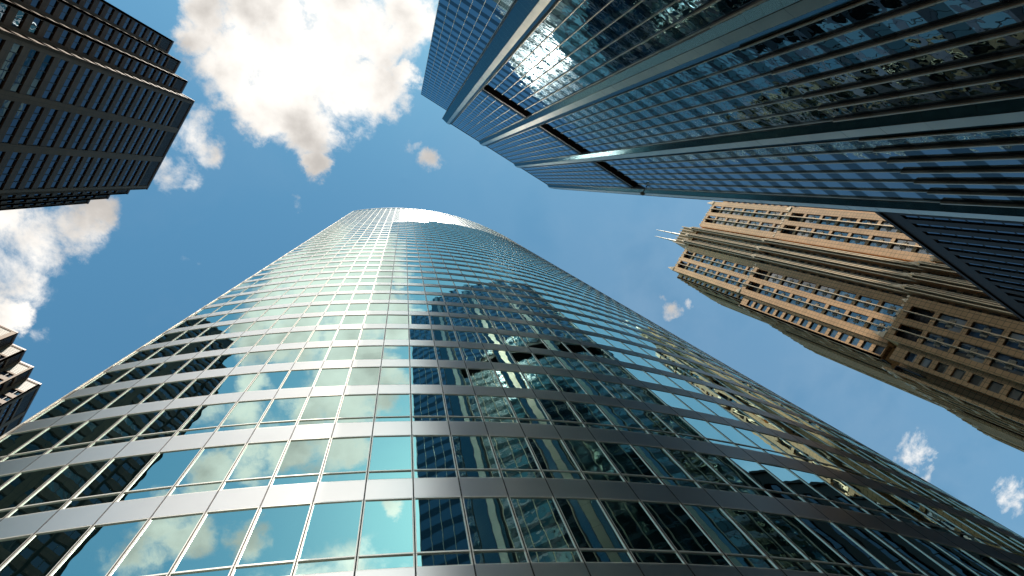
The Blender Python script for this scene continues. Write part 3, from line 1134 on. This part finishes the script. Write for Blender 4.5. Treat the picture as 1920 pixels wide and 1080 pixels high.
# bodies behind the cladding
for (xa, xb, ya, yb, z0, z1) in ((BXF + 1.5, 140.9, -60.2, -22.75, 181.0, 230.6), (BXF + 4.2, 138, -57, -25.5, 230.6, 235.0),
                                 (BXF + 1.9, 150.9, -62, -20.95, 119.0, 179.8), (BXF + 1.9, 152.9, -62, -19.05, GROUND, 114.8),
                                 (BXF + 3.7, 140.0, -58.0, -24.4, 114.8, 119.0), (BXF + 3.7, 140.0, -58.0, -24.4, 179.8, 181.0)):
    wallm.box(xa, xb, ya, yb, z0, z1)
# shoulders of the front piers turn the corner
for ti, (bx_, y0, y1, z0, z1) in enumerate(TIERS):
    for ya, yb in ((y0 - 0.02, y0 - 0.52), (y1 + 0.52, y1 + 0.02)):
        wallm.box(bx_ + 0.6, bx_ + 4.2, min(ya, yb), max(ya, yb), z0, z1)
# crown block, stepped, with the antennas' plinths
wallm.box(BXF + 0.2, BXF + 12, -44.6, -35.6 - 0.9, 236, 249.0)
for i in range(7):
    yy = -44.4 + i * 1.3
    crest.box(BXF - 0.25, BXF + 0.18, yy - 0.16, yy + 0.16, 238, 250.4)
wallm.box(BXF + 3, BXF + 12, -43.6, -37.6, 249, 253.0)
obj('wall', wallm, 'tan_granite', tan)
obj('cresting', crest, 'tan_granite_trim', tan)['kind'] = 'stuff'
obj('ornament_panel', orn, 'ornament_panel', tan)['kind'] = 'stuff'
wins.build(['grey_glass', 'dark_frame'], tan)
for (ax, ay, zt) in ((122.0, -39.3, 287.0), (122.0, -42.8, 289.5)):
    mb = MB()
    segs = [(253.0, 0.75), (258, 0.7), (258.01, 0.48), (270, 0.42), (270.01, 0.30), (zt - 6, 0.22), (zt, 0.05)]
    for (za, ra), (zb, rb) in zip(segs[:-1], segs[1:]):
        for q in range(8):
            a0_, a1_ = q * math.pi / 4, (q + 1) * math.pi / 4
            mb.poly([(ax + ra * math.cos(a0_), ay + ra * math.sin(a0_), za), (ax + ra * math.cos(a1_), ay + ra * math.sin(a1_), za),
                     (ax + rb * math.cos(a1_), ay + rb * math.sin(a1_), zb), (ax + rb * math.cos(a0_), ay + rb * math.sin(a0_), zb)])
    for zz in (262, 270, 278):
        mb.box(ax - .55, ax + .55, ay - .08, ay + .08, zz, zz + .18)
    obj('antenna', mb, 'antenna_white', tan)

# ------------------------------------------------------------------ low dark brown office building
low = thing('office_building', 'lower dark brown stone building with narrow glass strips in front of the tan tower', 'building')
DH = 75.0
DY = -30.0
fc = Face((108.0, DY), (52.0, DY))
stone, strips = MB(), Panes()
per = 2.2
n_ = int(fc.w / per)
for i in range(n_):
    s = i * per
    fc.box(stone, s, s + 1.15, -0.8, 0.0, GROUND, DH - 3.6)
    z = DH - 3.8
    while z > GROUND + 4:
        zb = z - 2.32

        def draw(m_, s=s, z=z, zb=zb):
            m_.poly(fc.tilted(s + 1.15, s + per, -0.17, zb + 0.06, z, 0.006), 0)
            fc.box(m_, s + 1.15, s + per, -0.24, -0.12, zb, zb + 0.06, 1)
        strips.add(fc.quad(s + 1.15, s + per, -0.17, zb, z), draw)
        z = zb
fc.box(stone, 0, fc.w, -0.8, 0.01, DH - 3.6, DH)
fc.box(stone, 0, fc.w, -0.8, 0.25, DH - 0.6, DH + 0.1)
stone.box(52.3, 107.7, -60, DY - 0.85, GROUND, DH - 0.2)
obj('wall', stone, 'dark_brown_stone', low)
# unseen block, added behind to shade the tan tower's lowest tier
mb = MB()
mb.box(55, 92, -121, -85, GROUND, 250)
for i in range(17):
    yy = -120.5 + i * 2.2
    mb.box(91.9, 92.5, yy - 0.5, yy + 0.5, 70, 249)
for i in range(17):
    xx = 55.9 + i * 2.2
    mb.box(xx - 0.5, xx + 0.5, -85.1, -84.5, 70, 249)
obj('shade_block', mb, 'dark_brown_stone', low)
strips.build(['dark_glass', 'dark_frame'], low)
